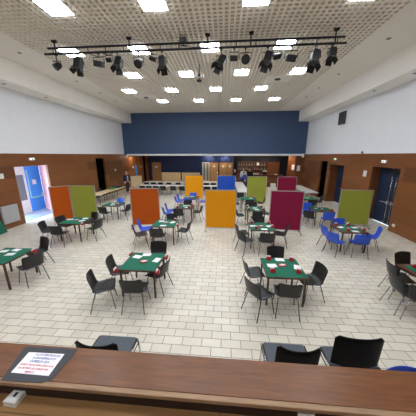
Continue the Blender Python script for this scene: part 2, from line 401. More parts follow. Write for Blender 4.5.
# ------------------------------------------------------------------ lighting bar with spotlights
TY = 7.7
tr = thing('lighting_bar', 'long black double lighting bar hung under the ceiling', 'lighting bar', (0, 0, 0))
MB().tube([(-5.98, TY, 6.655), (3.55, TY, 6.655)], .032, 10).build('upper_tube', M['blackmetal'], tr)
MB().tube([(-6.12, TY, 6.49), (3.62, TY, 6.49)], .032, 10).build('lower_tube', M['blackmetal'], tr)
for k in range(16):
    x = -5.8 + k * .61
    MB().tube([(x, TY, 6.655), (x, TY, 6.49)], .014).build('cross_strut', M['blackmetal'], tr)
for x in (-5.72, -3.16, -.6, 0.75, 3.28):
    MB().tube([(x, TY, 6.5), (x, TY, ZC + .02)], .022).box((x - .07, TY - .05, ZC - .05), (x + .07, TY + .05, ZC + .01)).build('hanger', M['blackmetal'], tr)
MB().tube([(-4.6 + .9 * t, TY + .03, 6.49 - .0 - .12 * math.sin(PI * t)) for t in [i / 10 for i in range(11)]], .008).build('cable', M['black'], tr)
MB().tube([(-1.5 + 1.2 * t, TY + .03, 6.6 - .06 * math.sin(PI * t)) for t in [i / 10 for i in range(11)]], .008).build('cable', M['black'], tr)

def make_theatre():      # body along +z (lens at -z end), pivot at the origin
    t = thing('stage_spotlight', '', 'stage spotlight')
    b = MB().box((-.13, -.14, -.2), (.13, .14, .2), bevel=.03).box((-.1, -.1, .2), (.1, .1, .26), bevel=.02).build('body', M['blackmetal'], t)
    MB().lathe([(.095, -.225), (.105, -.205)], 18).build('lens', mat('spotlight_lens', (34, 35, 40), .2), t)
    MB().box((-.15, -.15, -.215), (.15, .15, -.195)).build('colour_frame', M['black'], t)
    for sx, sy in ((1, 0), (-1, 0), (0, 1), (0, -1)):
        w_ = .13
        if sx: pl = MB().box((-.008, -w_, -.18), (.008, w_, 0), rot=None)
        else: pl = MB().box((-w_, -.008, -.18), (w_, .008, 0))
        pl.build('barn_door', M['black'], t, loc=(sx * .145, sy * .145, -.215), rot=(sy * .5, -sx * .5, 0))
    return t
def make_par():
    t = thing('stage_spotlight', '', 'stage spotlight')
    MB().lathe([(.06, .2), (.11, .16), (.14, .05), (.145, -.12), (.15, -.14)], 20).build('body', M['blackmetal'], t)
    MB().lathe([(.13, -.15), (.13, -.135)], 20).build('lens', mat('par_lens', (20, 20, 24), .3), t)
    return t
def make_box():
    t = thing('stage_spotlight', '', 'stage floodlight')
    MB().box((-.14, -.09, -.12), (.14, .09, .12), bevel=.02).build('body', M['blackmetal'], t)
    MB().box((-.115, -.075, -.128), (.115, .075, -.118)).build('lens', mat('flood_lens', (16, 16, 18), .4), t)
    return t
PT, PP, PB = Proto(make_theatre), Proto(make_par), Proto(make_box)
def hang(P, x, z, rx, ry, label, scale=1.0, dy=0.0):
    z += .06 if P is PT else 0
    o = P.put((x, TY + dy, z), 0, label, rot=(rx, ry, 0)); scale *= .76; o.scale = (scale,) * 3
    # yoke and clamp belong to the spotlight
    inv = (Matrix.LocRotScale(Vector((x, TY + dy, z)), o.rotation_euler, o.scale)).inverted()
    for q in [c for c in o.children if c.name.split('.')[0] == 'yoke']: bpy.data.objects.remove(q)
    top = 6.47 if z < 6.47 else 6.69
    y = TY + dy; s = .19 * scale; d = 1 if z < 6.47 else -1
    mb = MB().tube([(x - s, y, z), (x - s, y, z + d * .2 * scale), (x + s, y, z + d * .2 * scale), (x + s, y, z)], .013, 6)
    mb.tube([(x, y, z + d * .2 * scale), (x, TY, top)], .016, 6).box((x - .035, TY - .045, top - .03), (x + .035, TY + .045, top + .03))
    bmesh.ops.transform(mb.bm, matrix=inv, verts=mb.bm.verts)
    mb.build('yoke', M['blackmetal'], o)
r_ = math.radians
hang(PP, -5.73, 6.13, r_(-35), r_(35), 'small black spotlight at the far left end of the lighting bar', .95)
hang(PT, -4.97, 6.11, r_(-18), r_(8), 'black barn door spotlight, second from the left on the bar', 1.1)
hang(PB, -4.25, 6.15, r_(-75), r_(10), 'square black floodlight, third from the left under the bar', 1.3)
hang(PB, -4.03, 6.38, r_(-60), 0, 'small dark floodlight tucked behind the bar, left part', .9, .3)
hang(PT, -3.57, 6.1, r_(-24), r_(6), 'black barn door spotlight left of the round one', 1.05)
hang(PP, -2.88, 6.14, r_(-55), 0, 'round black spotlight with a lower flap, left half of the bar', 1.15)
hang(PB, -2.49, 6.36, r_(-70), r_(20), 'small dark floodlight behind the bar beside the round spotlight', .9, .3)
hang(PT, -2.09, 6.06, r_(-14), r_(-6), 'black barn door spotlight right of the round spotlight', 1.05)
hang(PB, -1.39, 6.74, r_(-75), 0, 'black floodlight standing above the bar at its middle', 1.0)
hang(PT, -0.17, 6.04, r_(-28), r_(26), 'tilted black barn door spotlight just right of the bar middle', 1.1)
hang(PB, 0.24, 6.3, r_(-70), 0, 'small dark floodlight behind the bar right of its middle', 1.15, .3)
hang(PP, 0.6, 6.14, r_(-70), 0, 'round black lamp facing ahead, right half of the bar', 1.2)
hang(PT, 1.29, 6.08, r_(-24), r_(16), 'black barn door spotlight, fourth from the right end', 1.15)
hang(PB, 1.63, 6.31, r_(-65), r_(-10), 'small dark floodlight behind the bar, right part', 1.1, .3)
hang(PB, 2.01, 6.13, r_(-70), r_(8), 'square black floodlight, third from the right end', 1.35)
hang(PT, 2.73, 6.06, r_(-18), r_(14), 'big black barn door spotlight, second from the right end', 1.2)
hang(PT, 3.23, 6.16, r_(-20), r_(10), 'black spotlight at the far right end of the lighting bar', .95)

# projector, detectors, air vents
pj = thing('ceiling_projector', 'small white projector hanging on a dark pole below the ceiling', 'projector', (-1.14, 9.95, 6.42))
MB().box((-.2, -.14, -.06), (.2, .14, .06), bevel=.02).build('body', M['offwhite'], pj)
MB().lathe([(.05, 0), (.06, .04)], 14, Matrix.Translation((.02, -.14, 0)) @ Matrix.Rotation(PI / 2, 4, 'X')).build('lens', M['black'], pj)
MB().tube([(0, 0, .06), (0, 0, .45)], .022).build('pole', M['black'], pj)
MB().box((-.1, -.06, -.2), (.1, .06, -.13)).tube([(0, 0, -.14), (0, 0, -.05)], .02).build('sensor', M['black'], pj)
for x, y, lb in ((-5.2, 14.75, 'beige square air vent in the left part of the ceiling grid'), (2.55, 11.9, 'beige square air vent in the right part of the ceiling grid')):
    v = thing('air_vent', lb, 'air vent', (x, y, ZC))
    MB().box((-.62, -.5, -.03), (.62, .5, .02), bevel=.01).build('cover', M['ceil'], v)
    for k in range(4): MB().lathe([(.14 - .03 * k, -.05 + .006 * k), (.15 - .03 * k, -.03)], 20).build('ring', M['cell'] if k % 2 else M['black'], v)
for x, y, lb in ((-4.2, 13.0, 'white smoke detector under the left of the ceiling grid'), (1.95, 12.75, 'white smoke detector beside a light right of centre')):
    tag(MB().lathe([(.05, -.1), (.09, -.07), (.1, 0)], 16).build('smoke_detector', M['white'], loc=(x, y, ZC - .015)), lb, 'smoke detector')
vt = thing('wall_loudspeaker', 'dark grey loudspeaker panel high on the white right wall', 'loudspeaker', (XR, 14.4, 5.38))
MB().box((-.14, -.31, -.36), (-.0, .31, .36), bevel=.015).build('case', mat('loudspeaker_case', (70, 70, 72), .6), vt)
MB().box((-.15, -.27, -.32), (-.138, .27, .32)).build('grille', mat('loudspeaker_grille', (52, 52, 54), .8, noise=.3, nscale=120), vt)
tag(MB().lathe([(.05, 0), (.03, .12)], 12).build('wall_sensor', mat('brown_sensor', (120, 84, 70), .5), loc=(XR - .06, 11.9, ZW + .01)), 'tiny brown sensor on top edge of the right wood panelling', 'sensor')

def exit_sign(x, y, z, facing, label):
    t = thing('exit_sign', label, 'exit sign', (x, y, z)); t.scale = (1, .72, .8)
    MB().box((0 if facing > 0 else -.06, -.19, -.075), (.06 if facing > 0 else 0, .19, .075), bevel=.01).build('case', M['white'], t)
    xx = .061 * facing
    MB().box((min(xx, xx + .004 * facing), -.17, -.06), (max(xx, xx + .004 * facing), .17, .06)).build('face', M['exitlit'], t)
    MB().box((min(xx + .003 * facing, xx + .008 * facing), -.03, -.045), (max(xx + .003 * facing, xx + .008 * facing), .09, .03)).build('pictogram', M['sea'], t)
exit_sign(XL, 9.97, 3.0, 1, 'small pale green exit sign above the blue entrance door')
exit_sign(XR, 14.58, 2.93, -1, 'small pale exit sign above the narrow navy door')
exit_sign(XR, 10.26, 2.91, -1, 'small pale exit sign above the double navy door')
tag(MB().box((XR - .012, 11.34, 2.12), (XR, 11.6, 2.42)).build('paper_notice', M['paper']), 'white paper notice on the wood wall left of the double navy door', 'notice')
tag(MB().box((XL, 8.2, 2.2), (XL + .03, 8.45, 2.42), bevel=.005).build('wall_sign', M['white']), 'small white sign on the left wood wall by the picture edge', 'sign')
tag(MB().box((XR - .04, 8.95, .25), (XR, 9.08, .36), bevel=.01).build('wall_socket', M['white']), 'small white socket low on the right wood wall', 'socket')
rd = thing('radiator', 'white ribbed radiator under the wall sign left of the entrance', 'radiator', (XL, 7.95, .26))
MB().box((.03, 0, 0), (.12, .72, .78), bevel=.01).build('casing', M['radi'], rd)
g = MB()
for k in range(14): g.box((.118, .04, .04 + k * .054), (.13, .68, .07 + k * .054))
g.build('fins', M['radi'], rd)
for y, z, lb in ((17.9, 1.93, 'small white wall lamp near the standing man'), (21.6, 1.95, 'white wall lamp left of the narrow blue doorway'), (23.4, 1.9, 'white wall lamp right of the narrow blue doorway')):
    tag(MB().lathe([(.03, 0), (.09, .05), (.09, .1)], 12, Matrix.Rotation(PI / 2, 4, 'Y')).build('wall_lamp', M['white'], loc=(XL + (.12 if y > 23 else 0), y, z)), lb, 'wall lamp')
for y, lb in ((20.29, 'white paper hanging on the nearer right wood pilaster'), (21.89, 'white paper hanging on the farther right wood pilaster')):
    tag(MB().box((6.68, y - .02, 1.75), (6.95, y - .0, 2.25)).build('paper_notice', M['paper']), lb, 'notice')

# ------------------------------------------------------------------ chairs
def make_chair(shell, legm, name, overlay=None):
    t = thing(name, '', 'chair')
    prof = [(.235, .418, .20), (.232, .436, .222), (.215, .452, .232), (.16, .456, .236), (.05, .448, .238), (-.06, .440, .236), (-.135, .444, .232),
            (-.178, .468, .228), (-.203, .515, .224), (-.220, .58, .226), (-.236, .65, .230), (-.252, .715, .233), (-.263, .765, .233), (-.268, .792, .228), (-.271, .808, .212), (-.272, .815, .175)]
    n = 10; bm = bmesh.new(); rows_ = []
    for i, (y, z, hw) in enumerate(prof):
        row = []
        for k in range(n + 1):
            u = -1 + 2 * k / n
            seat = max(0.0, min(1.0, (7.0 - i) / 3)); back = 1 - seat
            cz = .016 * abs(u) ** 3 * seat
            cy = .045 * abs(u) ** 2.2 * back
            row.append(bm.verts.new((u * hw, y + cy, z + cz)))
        rows_.append(row)
    for a, b in zip(rows_, rows_[1:]):
        for k in range(n): bm.faces.new((a[k], a[k + 1], b[k + 1], b[k]))
    bmesh.ops.recalc_face_normals(bm, faces=bm.faces)
    bmesh.ops.solidify(bm, geom=bm.faces[:], thickness=.009)
    for f in bm.faces: f.smooth = True
    mb = MB(); mb.bm.free(); mb.bm = bm
    mb.build('seat_shell', shell, t)
    if overlay:  # thin slate overlay on the seat, lighter than the shell
        bm = bmesh.new(); rr = []
        for y, z, hw in [prof[2]] + [prof[3], prof[4], prof[5], prof[6], prof[7]]:
            rr.append([bm.verts.new((u * (hw - .02), y, z + .016 * abs(u) ** 3 + .006)) for u in [-1 + 2 * k / n for k in range(n + 1)]])
        for a, b in zip(rr, rr[1:]):
            for k in range(n): bm.faces.new((a[k], a[k + 1], b[k + 1], b[k])).smooth = True
        bmesh.ops.recalc_face_normals(bm, faces=bm.faces); bmesh.ops.solidify(bm, geom=bm.faces[:], thickness=.008)
        mb = MB(); mb.bm.free(); mb.bm = bm
        mb.build('seat_overlay', overlay, t)['label'] = 'slate grey seat surface'
    for sx in (-1, 1):
        MB().tube([(sx * .15, .15, .432), (sx * .19, .17, .40), (sx * .235, .225, .0)], .0115).build('leg', legm, t)
        MB().tube([(sx * .15, -.11, .425), (sx * .19, -.135, .40), (sx * .235, -.255, .0)], .0115).build('leg', legm, t)
    MB().tube([(-.15, .15, .430), (.15, .15, .430)], .0105).tube([(-.15, -.11, .424), (.15, -.11, .424)], .0105).tube([(-.15, -.11, .426), (-.15, .15, .430)], .0105).tube([(.15, -.11, .426), (.15, .15, .430)], .0105).build('under_frame', legm, t)
    return t
CH = {'g': Proto(lambda: make_chair(M['greyshell'], M['tube'], 'plastic_chair', M['slate'])), 'k': Proto(lambda: make_chair(M['darkshell'], M['chrome'], 'plastic_chair')),
      'b': Proto(lambda: make_chair(M['blueshell'], M['tube'], 'plastic_chair'))}
CN = {'g': 'grey', 'k': 'black', 'b': 'blue'}
CS = 1.0
def chair(kind, x, y, deg, label, z=0.0, group=None, s=CS):
    o = CH[kind].put((x, y, z), math.radians(deg), label, group); o.scale = (s, s, s * .99); return o

# ------------------------------------------------------------------ card tables
def make_table(brown):
    t = thing('card_table', '', 'table')
    H = .43
    MB().box((-H, -H, .675), (H, H, .712), bevel=.008).build('table_frame', M['tablewood'], t)
    k = H - (.012 if not brown else .09)
    MB().box((-k, -k, .711), (k, k, .717)).build('felt_top', M['felt'], t)
    for sx in (-1, 1):
        for sy in (-1, 1):
            c = Vector((sx * (H - .045), sy * (H - .045), 0))
            MB().prism([(-.018, -.018), (.018, -.018), (.018, .018), (-.018, .018)], 0, .68, mtx=Matrix.Translation(c)).build('leg', M['legwood'], t)
    return t
TG, TB = Proto(lambda: make_table(False)), Proto(lambda: make_table(True))
TOP = .717
def make_bid():
    t = thing('bidding_box', '', 'card box')
    MB().prism([(-.05, 0), (.05, 0), (.056, .05), (-.056, .05)], -.04, .04, 'y').build('box_body', M['red'], t)
    MB().box((-.045, -.035, .03), (.045, -.005, .082)).build('bidding_cards', M['red'], t)
    MB().box((-.045, .004, .03), (.045, .03, .098)).build('pass_cards', M['paper'], t)
    return t
BID = Proto(make_bid)
def make_board():
    t = thing('board_of_cards', '', 'card board')
    MB().box((-.09, -.055, 0), (.09, .055, .016), bevel=.003).build('base', M['red'], t)
    MB().box((-.07, -.018, .015), (.07, .018, .019)).box((-.016, -.045, .015), (.016, .045, .0185)).build('cards', M['paper'], t)
    return t
BRD = Proto(make_board)
def make_sheet():
    o = MB().box((-.105, -.075, 0), (.105, .075, .002)).build('score_sheet', M['paper']); o['category'] = 'sheet of paper'; return o
SHT = Proto(make_sheet)

def place(kind, x, y, tp, chairs, bids=(), sheets=(), board=None, rz=0, lab=None):
    (TG if kind == 'g' else TB).put((x, y, 0), math.radians(rz), lab)
    for k, cx, cy, a, w_ in chairs: chair(k, cx, cy, a, '%s plastic chair on the %s of the %s' % (CN[k], w_, tp))
    for dx, dy, w_ in bids:
        clip = abs(dx) >= .38        # boxes at the corners hang clipped to the side of the table
        BID.put((x + (math.copysign(.43 + .05, dx) if clip else dx), y + dy, TOP - (.07 if clip else 0)), PI / 2 if clip else random.uniform(-.5, .5),
                'red card box at the %s of the %s' % (w_, tp))
    for dx, dy, a, w_ in sheets: SHT.put((x + dx, y + dy, TOP), math.radians(a), 'white sheet lying %s on the %s' % (w_, tp))
    if board: BRD.put((x + board[0], y + board[1], TOP), math.radians(board[2]), 'red and white card board on the %s' % tp)

place('g', -1.91, 4.47, 'nearest left centre table',
      [('g', -2.57, 3.80, -66, 'left, nearer'), ('g', -2.52, 4.46, -78, 'left, farther'), ('g', -1.84, 3.78, 4, 'near side'), ('g', -1.82, 5.22, 182, 'far side'), ('g', -1.54, 4.42, 78, 'right')],
      [(-.41, -.41, 'near left corner'), (.41, -.40, 'near right corner'), (.41, .3, 'far right corner'), (-.41, .40, 'far left corner')],
      [(-.03, .33, 6, 'at the far edge'), (-.23, .2, -14, 'at the far left'), (.31, .07, 78, 'at the right')], (.03, -.03, 8),
      lab='nearest green felt card table left of centre, with five grey chairs')
place('g', 1.36, 4.43, 'nearest right centre table',
      [('g', .74, 4.60, -80, 'left, farther'), ('g', .76, 3.84, -54, 'left, nearer'), ('g', 1.33, 3.88, -4, 'near side'), ('g', 2.0, 4.4, 98, 'right'), ('g', 1.42, 5.14, 180, 'far side')],
      [(-.24, .34, 'far left'), (.30, .33, 'far right'), (-.27, -.22, 'near left'), (.29, -.22, 'near right')],
      [(.03, .36, 0, 'at the far edge'), (-.22, .06, 4, 'at the left'), (.34, .02, 75, 'at the right')], (.02, .08, 12),
      lab='nearest green felt card table right of centre, with four red boxes')
place('g', -5.56, 4.5, 'left edge table',
      [('g', -5.42, 5.28, 158, 'far side'), ('g', -4.9, 4.5, 66, 'right')], [(.38, .33, 'far right corner')],
      [(.02, .3, -6, 'at the far edge'), (.1, .05, 12, 'in the middle'), (-.25, .2, 10, 'at the left')], (-.2, -.05, 5),
      lab='green felt card table cut off by the left picture edge')
place('g', -5.75, 7.42, 'table by the left olive screen',
      [('g', -6.5, 6.95, -75, 'left'), ('g', -6.38, 7.62, -98, 'far left'), ('g', -5.9, 6.72, 8, 'near side'), ('g', -5.6, 8.12, 160, 'far side'), ('g', -4.98, 7.38, 76, 'right')],
      [(.38, -.3, 'near right corner')], [(.2, .28, 6, 'at the far right'), (.26, -.02, 50, 'at the right'), (-.3, .1, 20, 'at the left')], (.0, .04, 10),
      lab='green felt card table before the orange and olive folding screens')
place('g', -2.17, 7.37, 'table by the burnt orange screen',
      [('b', -3.0, 7.42, -75, 'left, farther'), ('g', -2.96, 6.86, -62, 'left, nearer'), ('g', -2.28, 6.76, 3, 'near side'), ('g', -2.15, 8.12, 180, 'far side'), ('g', -1.46, 7.37, 80, 'right')],
      [(.4, -.1, 'right edge'), (.3, .33, 'far right corner')], [(0, -.3, 4, 'at the near edge'), (.25, .1, 60, 'at the right'), (-.2, .2, 8, 'at the far left')], (.0, .06, 10),
      lab='green felt card table before the free standing burnt orange screen')
place('b', -1.92, 10.02, 'third table, left centre line',
      [('b', -2.72, 10.2, -78, 'left, farther'), ('b', -2.72, 9.62, -60, 'left, nearer'), ('g', -2.1, 9.42, 3, 'near side'), ('g', -1.28, 10.02, 80, 'right'), ('g', -1.95, 10.85, 180, 'far side')],
      [(-.27, .3, 'far left'), (.3, .3, 'far right'), (-.3, -.26, 'near left'), (.25, -.25, 'near right')], [(0, .1, 5, 'in the middle'), (.12, -.2, 40, 'at the near edge')],
      lab='card table with four red boxes in front of the bright amber screen')
place('b', -1.96, 12.43, 'table under the bright amber screen',
      [('b', -2.72, 12.25, -62, 'left, nearer'), ('b', -2.68, 12.75, -90, 'left, farther'), ('b', -2.02, 11.78, -4, 'near side'), ('b', -2.0, 13.2, 180, 'far side'), ('b', -1.26, 12.4, 80, 'right')],
      [(.33, .1, 'right edge')], [(0, .15, 5, 'in the middle'), (-.25, 0, 30, 'at the left')],
      lab='small dark card table at the foot of the bright amber screen')
place('g', 1.36, 7.28, 'second table, right centre line',
      [('g', .68, 7.28, -78, 'left, farther'), ('g', .74, 6.64, -55, 'left, nearer'), ('g', 1.42, 6.6, -4, 'near side'), ('g', 2.06, 7.28, 75, 'right'), ('g', 1.4, 8.02, 180, 'far side')],
      [(-.29, .3, 'far left'), (.33, .32, 'far right'), (-.22, -.28, 'near left'), (.36, -.12, 'near right')], [(-.3, .0, 6, 'at the left'), (.05, -.32, 0, 'at the near edge'), (.28, .02, 30, 'at the right')], (.0, .0, 15),
      lab='green felt card table between the amber and magenta screens')
place('g', 1.5, 9.9, 'third table, right centre line',
      [('g', 1.48, 9.22, 4, 'near side'), ('g', .76, 9.6, -74, 'left'), ('g', 1.5, 10.68, 180, 'far side'), ('g', 2.15, 9.95, 80, 'right')],
      [(-.33, .25, 'far left'), (.33, .25, 'far right'), (-.33, -.28, 'near left'), (.33, -.28, 'near right')], [(0, .05, 5, 'in the middle'), (.05, -.27, 0, 'at the near edge')],
      lab='green felt card table behind the one beside the magenta screen')
place('g', 1.44, 12.3, 'fourth table, right centre line',
      [('g', 2.18, 12.35, 72, 'right'), ('g', .7, 12.0, -80, 'left'), ('g', 1.42, 11.66, 0, 'near side')],
      [(.36, .2, 'right edge')], [(.15, .05, 5, 'in the middle')],
      lab='green felt card table before the far olive screen')
place('b', 4.36, 7.28, 'table by the right olive screen',
      [('b', 3.72, 7.26, -85, 'left, farther'), ('b', 3.68, 6.74, -60, 'left, nearer'), ('b', 4.38, 6.66, -12, 'near side'), ('b', 5.12, 7.26, 66, 'right'), ('b', 4.5, 7.96, 184, 'far side')],
      [(-.28, .3, 'far left'), (.16, .33, 'far right'), (-.16, -.26, 'near left'), (.36, -.2, 'near right')], [(.05, -.3, -4, 'at the near edge'), (.26, .1, 8, 'at the right'), (-.22, .1, 20, 'at the left')],
      lab='brown card table with green inset and five blue chairs')
place('b', 4.58, 9.95, 'brown table with rumpled cloth',
      [('b', 4.58, 9.28, -12, 'near side, right'), ('g', 3.92, 9.5, -40, 'near side, left'), ('b', 4.3, 10.72, 180, 'far side'), ('b', 3.82, 10.2, -80, 'left')],
      [(-.1, -.3, 'near edge'), (.36, -.25, 'near right corner')], [(-.15, .18, 8, 'at the far left'), (.1, .25, 0, 'at the far edge')],
      lab='brown card table with rumpled green cloth left of the right olive screen')
place('b', 4.52, 4.38, 'right edge table',
      [('k', 4.60, 5.04, 192, 'far side'), ('k', 3.8, 4.14, -94, 'left, nearer'), ('k', 4.09, 4.64, -100, 'left, farther'), ('k', 3.92, 3.82, -48, 'near left corner')],
      [(-.15, .26, 'far left')], [(.1, .05, -10, 'in the middle'), (.2, .28, 5, 'at the far edge')],
      lab='dark brown card table cut off by the right picture edge')
place('g', -5.72, 10.25, 'table behind the left olive screen',
      [('g', -5.78, 9.5, -4, 'near side'), ('g', -4.98, 10.05, 74, 'right'), ('b', -5.9, 11.1, 172, 'far side'), ('b', -5.05, 10.85, 125, 'far right corner')],
      [(.32, -.2, 'right edge')], [(.05, -.2, 15, 'at the near edge'), (-.1, .15, 50, 'in the middle')],
      lab='green card table seen between the olive and burnt orange screens')
place('g', 4.95, 12.6, 'table by the right white tables',
      [('k', 4.86, 11.92, 0, 'near side'), ('k', 5.68, 12.9, 85, 'right')], [], [(.0, .1, 5, 'in the middle')],
      lab='pale green topped card table beside the long white table on the right')
# rumpled green cloths on the brown table
for dx, dy, s, lb in ((.12, -.02, 1.0, 'rumpled dark green cloth at the middle of the brown right table'), (-.28, .3, .7, 'small rumpled green cloth at the far left of the brown right table')):
    bm = bmesh.new(); bmesh.ops.create_grid(bm, x_segments=14, y_segments=14, size=.22 * s)
    for v in bm.verts:
        v.co.z = .025 + .022 * math.sin(v.co.x * 28 + dx * 9) * math.cos(v.co.y * 24) + random.uniform(-.006, .006)
        v.co.x *= 1 + .15 * math.sin(v.co.y * 17)
    bmesh.ops.solidify(bm, geom=bm.faces[:], thickness=.006)
    mb = MB(); mb.bm.free(); mb.bm = bm
    tag(mb.build('table_cloth', M['felt'], loc=(4.58 + dx, 9.95 + dy, TOP)), lb, 'cloth')
# folded table leaning against the left wall
ft = thing('folded_card_table', 'folded green card table leaning on the left wall at the picture edge', 'table', (-9.12, 7.3, .03))
R0 = Matrix.Rotation(r_(-22), 4, 'Y')
for nm, lo, hi, m_ in (('table_frame', (-.04, -.43, 0), (-.005, .43, .86), M['tablewood']), ('felt_top', (-.006, -.42, .01), (.004, .42, .85), M['felt'])):
    mb = MB().box(lo, hi); bmesh.ops.transform(mb.bm, matrix=R0, verts=mb.bm.verts); mb.build(nm, m_, ft)
for k in (-.36, .36):
    mb = MB().box((-.075, k - .018, .1), (-.04, k + .018, .78)); bmesh.ops.transform(mb.bm, matrix=R0, verts=mb.bm.verts); mb.build('leg', M['legwood'], ft)

# ------------------------------------------------------------------ fabric screens
def screen(fab, x0, y0, x1, y1, z1, label, z0=.13):
    c = Vector(((x0 + x1) / 2, (y0 + y1) / 2, 0)); wd_ = math.hypot(x1 - x0, y1 - y0); h = wd_ / 2
    t = thing('partition_screen', label, 'partition screen', c, math.atan2(y1 - y0, x1 - x0))
    MB().box((-h + .02, -.014, z0 + .02), (h - .02, .014, z1 - .02)).build('fabric_panel', M[fab], t)
    MB().box((-h, -.02, z0), (-h + .03, .02, z1)).box((h - .03, -.02, z0), (h, .02, z1)).box((-h, -.019, z1 - .028), (h, .019, z1)).box((-h, -.019, z0), (h, .019, z0 + .028)).build('frame', M['alu'], t)
    for s in (-1, 1):
        f = MB().box((s * (h - .015) - .02, -.02, .075), (s * (h - .015) + .02, .02, z0 + .01)).box((s * (h - .015) - .022, -.24, .055), (s * (h - .015) + .022, .24, .085), bevel=.005).build('foot', M['alu'], t)
        for sy in (-1, 1):
            MB().lathe([(.03, -.012), (.03, .012)], 12, Matrix.Translation((s * (h - .015), sy * .215, .03)) @ Matrix.Rotation(PI / 2, 4, 'Y')).build('castor', M['black'], f)
screen('orange', -8.03, 8.95, -7.45, 9.52, 1.78, 'narrow angled orange screen joined to the left olive screen')
screen('green', -7.42, 9.5, -6.24, 9.64, 1.78, 'olive green screen at the left, beside the angled orange one')
screen('orange', -4.08, 8.7, -2.84, 8.9, 1.8, 'free standing burnt orange screen left of centre')
screen('amber', -2.82, 14.95, -1.5, 14.95, 1.8, 'bright amber screen farther back, left of the blue one')
screen('amber', -.78, 8.62, .53, 8.62, 1.8, 'large amber screen standing in the middle of the hall')
screen('bluefab', -.5, 15.0, .8, 15.0, 1.78, 'royal blue screen behind the large amber one')
screen('green', 1.52, 14.0, 2.8, 14.05, 1.84, 'olive green screen in the distance near the bar')
screen('magenta', 1.9, 8.62, 3.2, 8.52, 1.8, 'nearer magenta screen right of centre')
screen('magenta', 3.56, 14.4, 4.82, 14.4, 1.8, 'farther magenta screen behind the other magenta one')
screen('green', 5.16, 9.62, 6.46, 9.5, 1.72, 'olive green screen before the right navy doors')

# ------------------------------------------------------------------ long tables
def make_long(m):
    t = thing('long_table', '', 'table')
    MB().box((-.91, -.38, .715), (.91, .38, .75), bevel=.006).build('tabletop', m, t)
    for sx in (-1, 1):
        for sy in (-1, 1): MB().tube([(sx * .78, sy * .30, .715), (sx * .8, sy * .32, 0)], .016).build('leg', M['tube'], t)
    MB().box((-.8, -.02, .5), (.8, .02, .54)).build('stretcher', M['tube'], t)
    return t
LW, LBG = Proto(lambda: make_long(M['white'])), Proto(lambda: make_long(M['beige']))
k_ = 0
for y, rn, xs in ((17.05, 'nearer white table row', (-6.1, -4.26, -2.42, -.58)), (19.2, 'farther white table row', (-6.6, -4.76, -2.92, -1.08))):
    for x, p in zip(xs, ('left end', 'second from left', 'third from left', 'right end')):
        LW.put((x, y, 0), 0, 'long white table, %s of the %s at the back' % (p, rn))
for y, rn, xs in ((16.5, 'nearer', (-6.55, -6.0, -5.45, -4.85, -4.05, -3.35, -1.3, -.7)), (18.65, 'farther', (-7.0, -6.35, -5.7, -4.95, -4.1, -1.55, -.95))):
    for i, x in enumerate(xs):
        chair('k', x, y, 0, 'black chair at the %s white table row, %s from its left' % (rn, ['first', 'second', 'third', 'fourth', 'fifth', 'sixth', 'seventh', 'eighth'][i]))
for (x, y), lb in (((1.32, 15.2), 'white table behind the blue screen, nearest of the lengthwise line'), ((1.32, 17.05), 'white table behind the far olive screen, middle of the lengthwise line'), ((1.32, 18.9), 'white table near the bar, farthest of the lengthwise line')):
    LW.put((x, y, 0), PI / 2, lb)
chair('k', 1.1, 14.0, 0, 'black chair at the end of the lengthwise white tables')
for (x, y), lb in (((5.9, 15.3), 'long white table along the right wall, nearer one'), ((5.9, 17.15), 'long white table along the right wall, farther one')):
    o = LW.put((x, y, 0), PI / 2, lb); o.scale = (1, 1.15, 1)
for (x, y), lb in (((-8.2, 13.35), 'long pale table along the left wall, nearer one'), ((-8.2, 15.2), 'long pale table along the left wall before the black doorway')):
    LBG.put((x, y, 0), PI / 2, lb)
tag(MB().box((-.2, -.28, 0), (.2, .28, .07), bevel=.01).build('plastic_tray', M['sea'], loc=(-8.25, 14.9, .75)), 'green tray lying on the left pale table', 'tray')
tag(MB().box((-.2, -.22, 0), (.2, .22, .13), bevel=.02).build('dark_case', M['black'], loc=(-8.2, 15.75, .75)), 'black case on the far end of the left pale table', 'case')
tag(MB().box((-.22, -.18, 0), (.22, .18, .16), bevel=.02).build('dark_case', M['bluedoor'], loc=(-8.2, 15.35, .75)), 'dark blue case between the green tray and black case', 'case')
chair('k', -8.85, 13.6, -90, 'black chair behind the left pale table by the black doorway')
chair('k', -8.9, 14.6, -90, 'second black chair behind the left pale table, nearer the doorway')
# beige boards
for lo, hi, lb, rx in (((-7.7, 25.6, 0), (-5.35, 25.66, 1.12), 'wide beige board standing before the blue rear wall, left one', 0), ((-5.2, 25.6, 0), (-2.95, 25.66, 1.1), 'wide beige board standing before the blue rear wall, right one', 0)):
    t = thing('beige_board', lb, 'board', (lo[0], lo[1], 0))
    MB().box((0, 0, .06), (hi[0] - lo[0], .06, hi[2]), bevel=.008).build('panel', M['beige'], t)
    for x in (.2, hi[0] - lo[0] - .2): MB().box((x - .03, -.2, 0), (x + .03, .26, .06)).build('foot', M['black'], t)
t = thing('beige_board', 'low beige board standing behind the man at the left wall', 'board', (-9.25, 20.4, 0), r_(40))
MB().box((-.05, 0, .05), (1.05, .05, 1.15), bevel=.008).build('panel', M['beige'], t)
for x in (.1, .9): MB().box((x - .03, -.15, 0), (x + .03, .2, .05)).build('foot', M['black'], t)
tag(MB().box((-.22, -.18, 0), (.22, .18, .5), bevel=.02).build('white_bin', M['white'], loc=(4.75, 20.8, 0)), 'white bin standing on the floor before the bar', 'bin')
st = [('b', -4.05, 22.6, 200), ('b', -3.5, 22.8, 160)]
for k, x, y, a in st: chair(k, x, y, a, 'blue chair %s standing far back before the beige boards' % ('on the left' if x < -3.8 else 'on the right'))

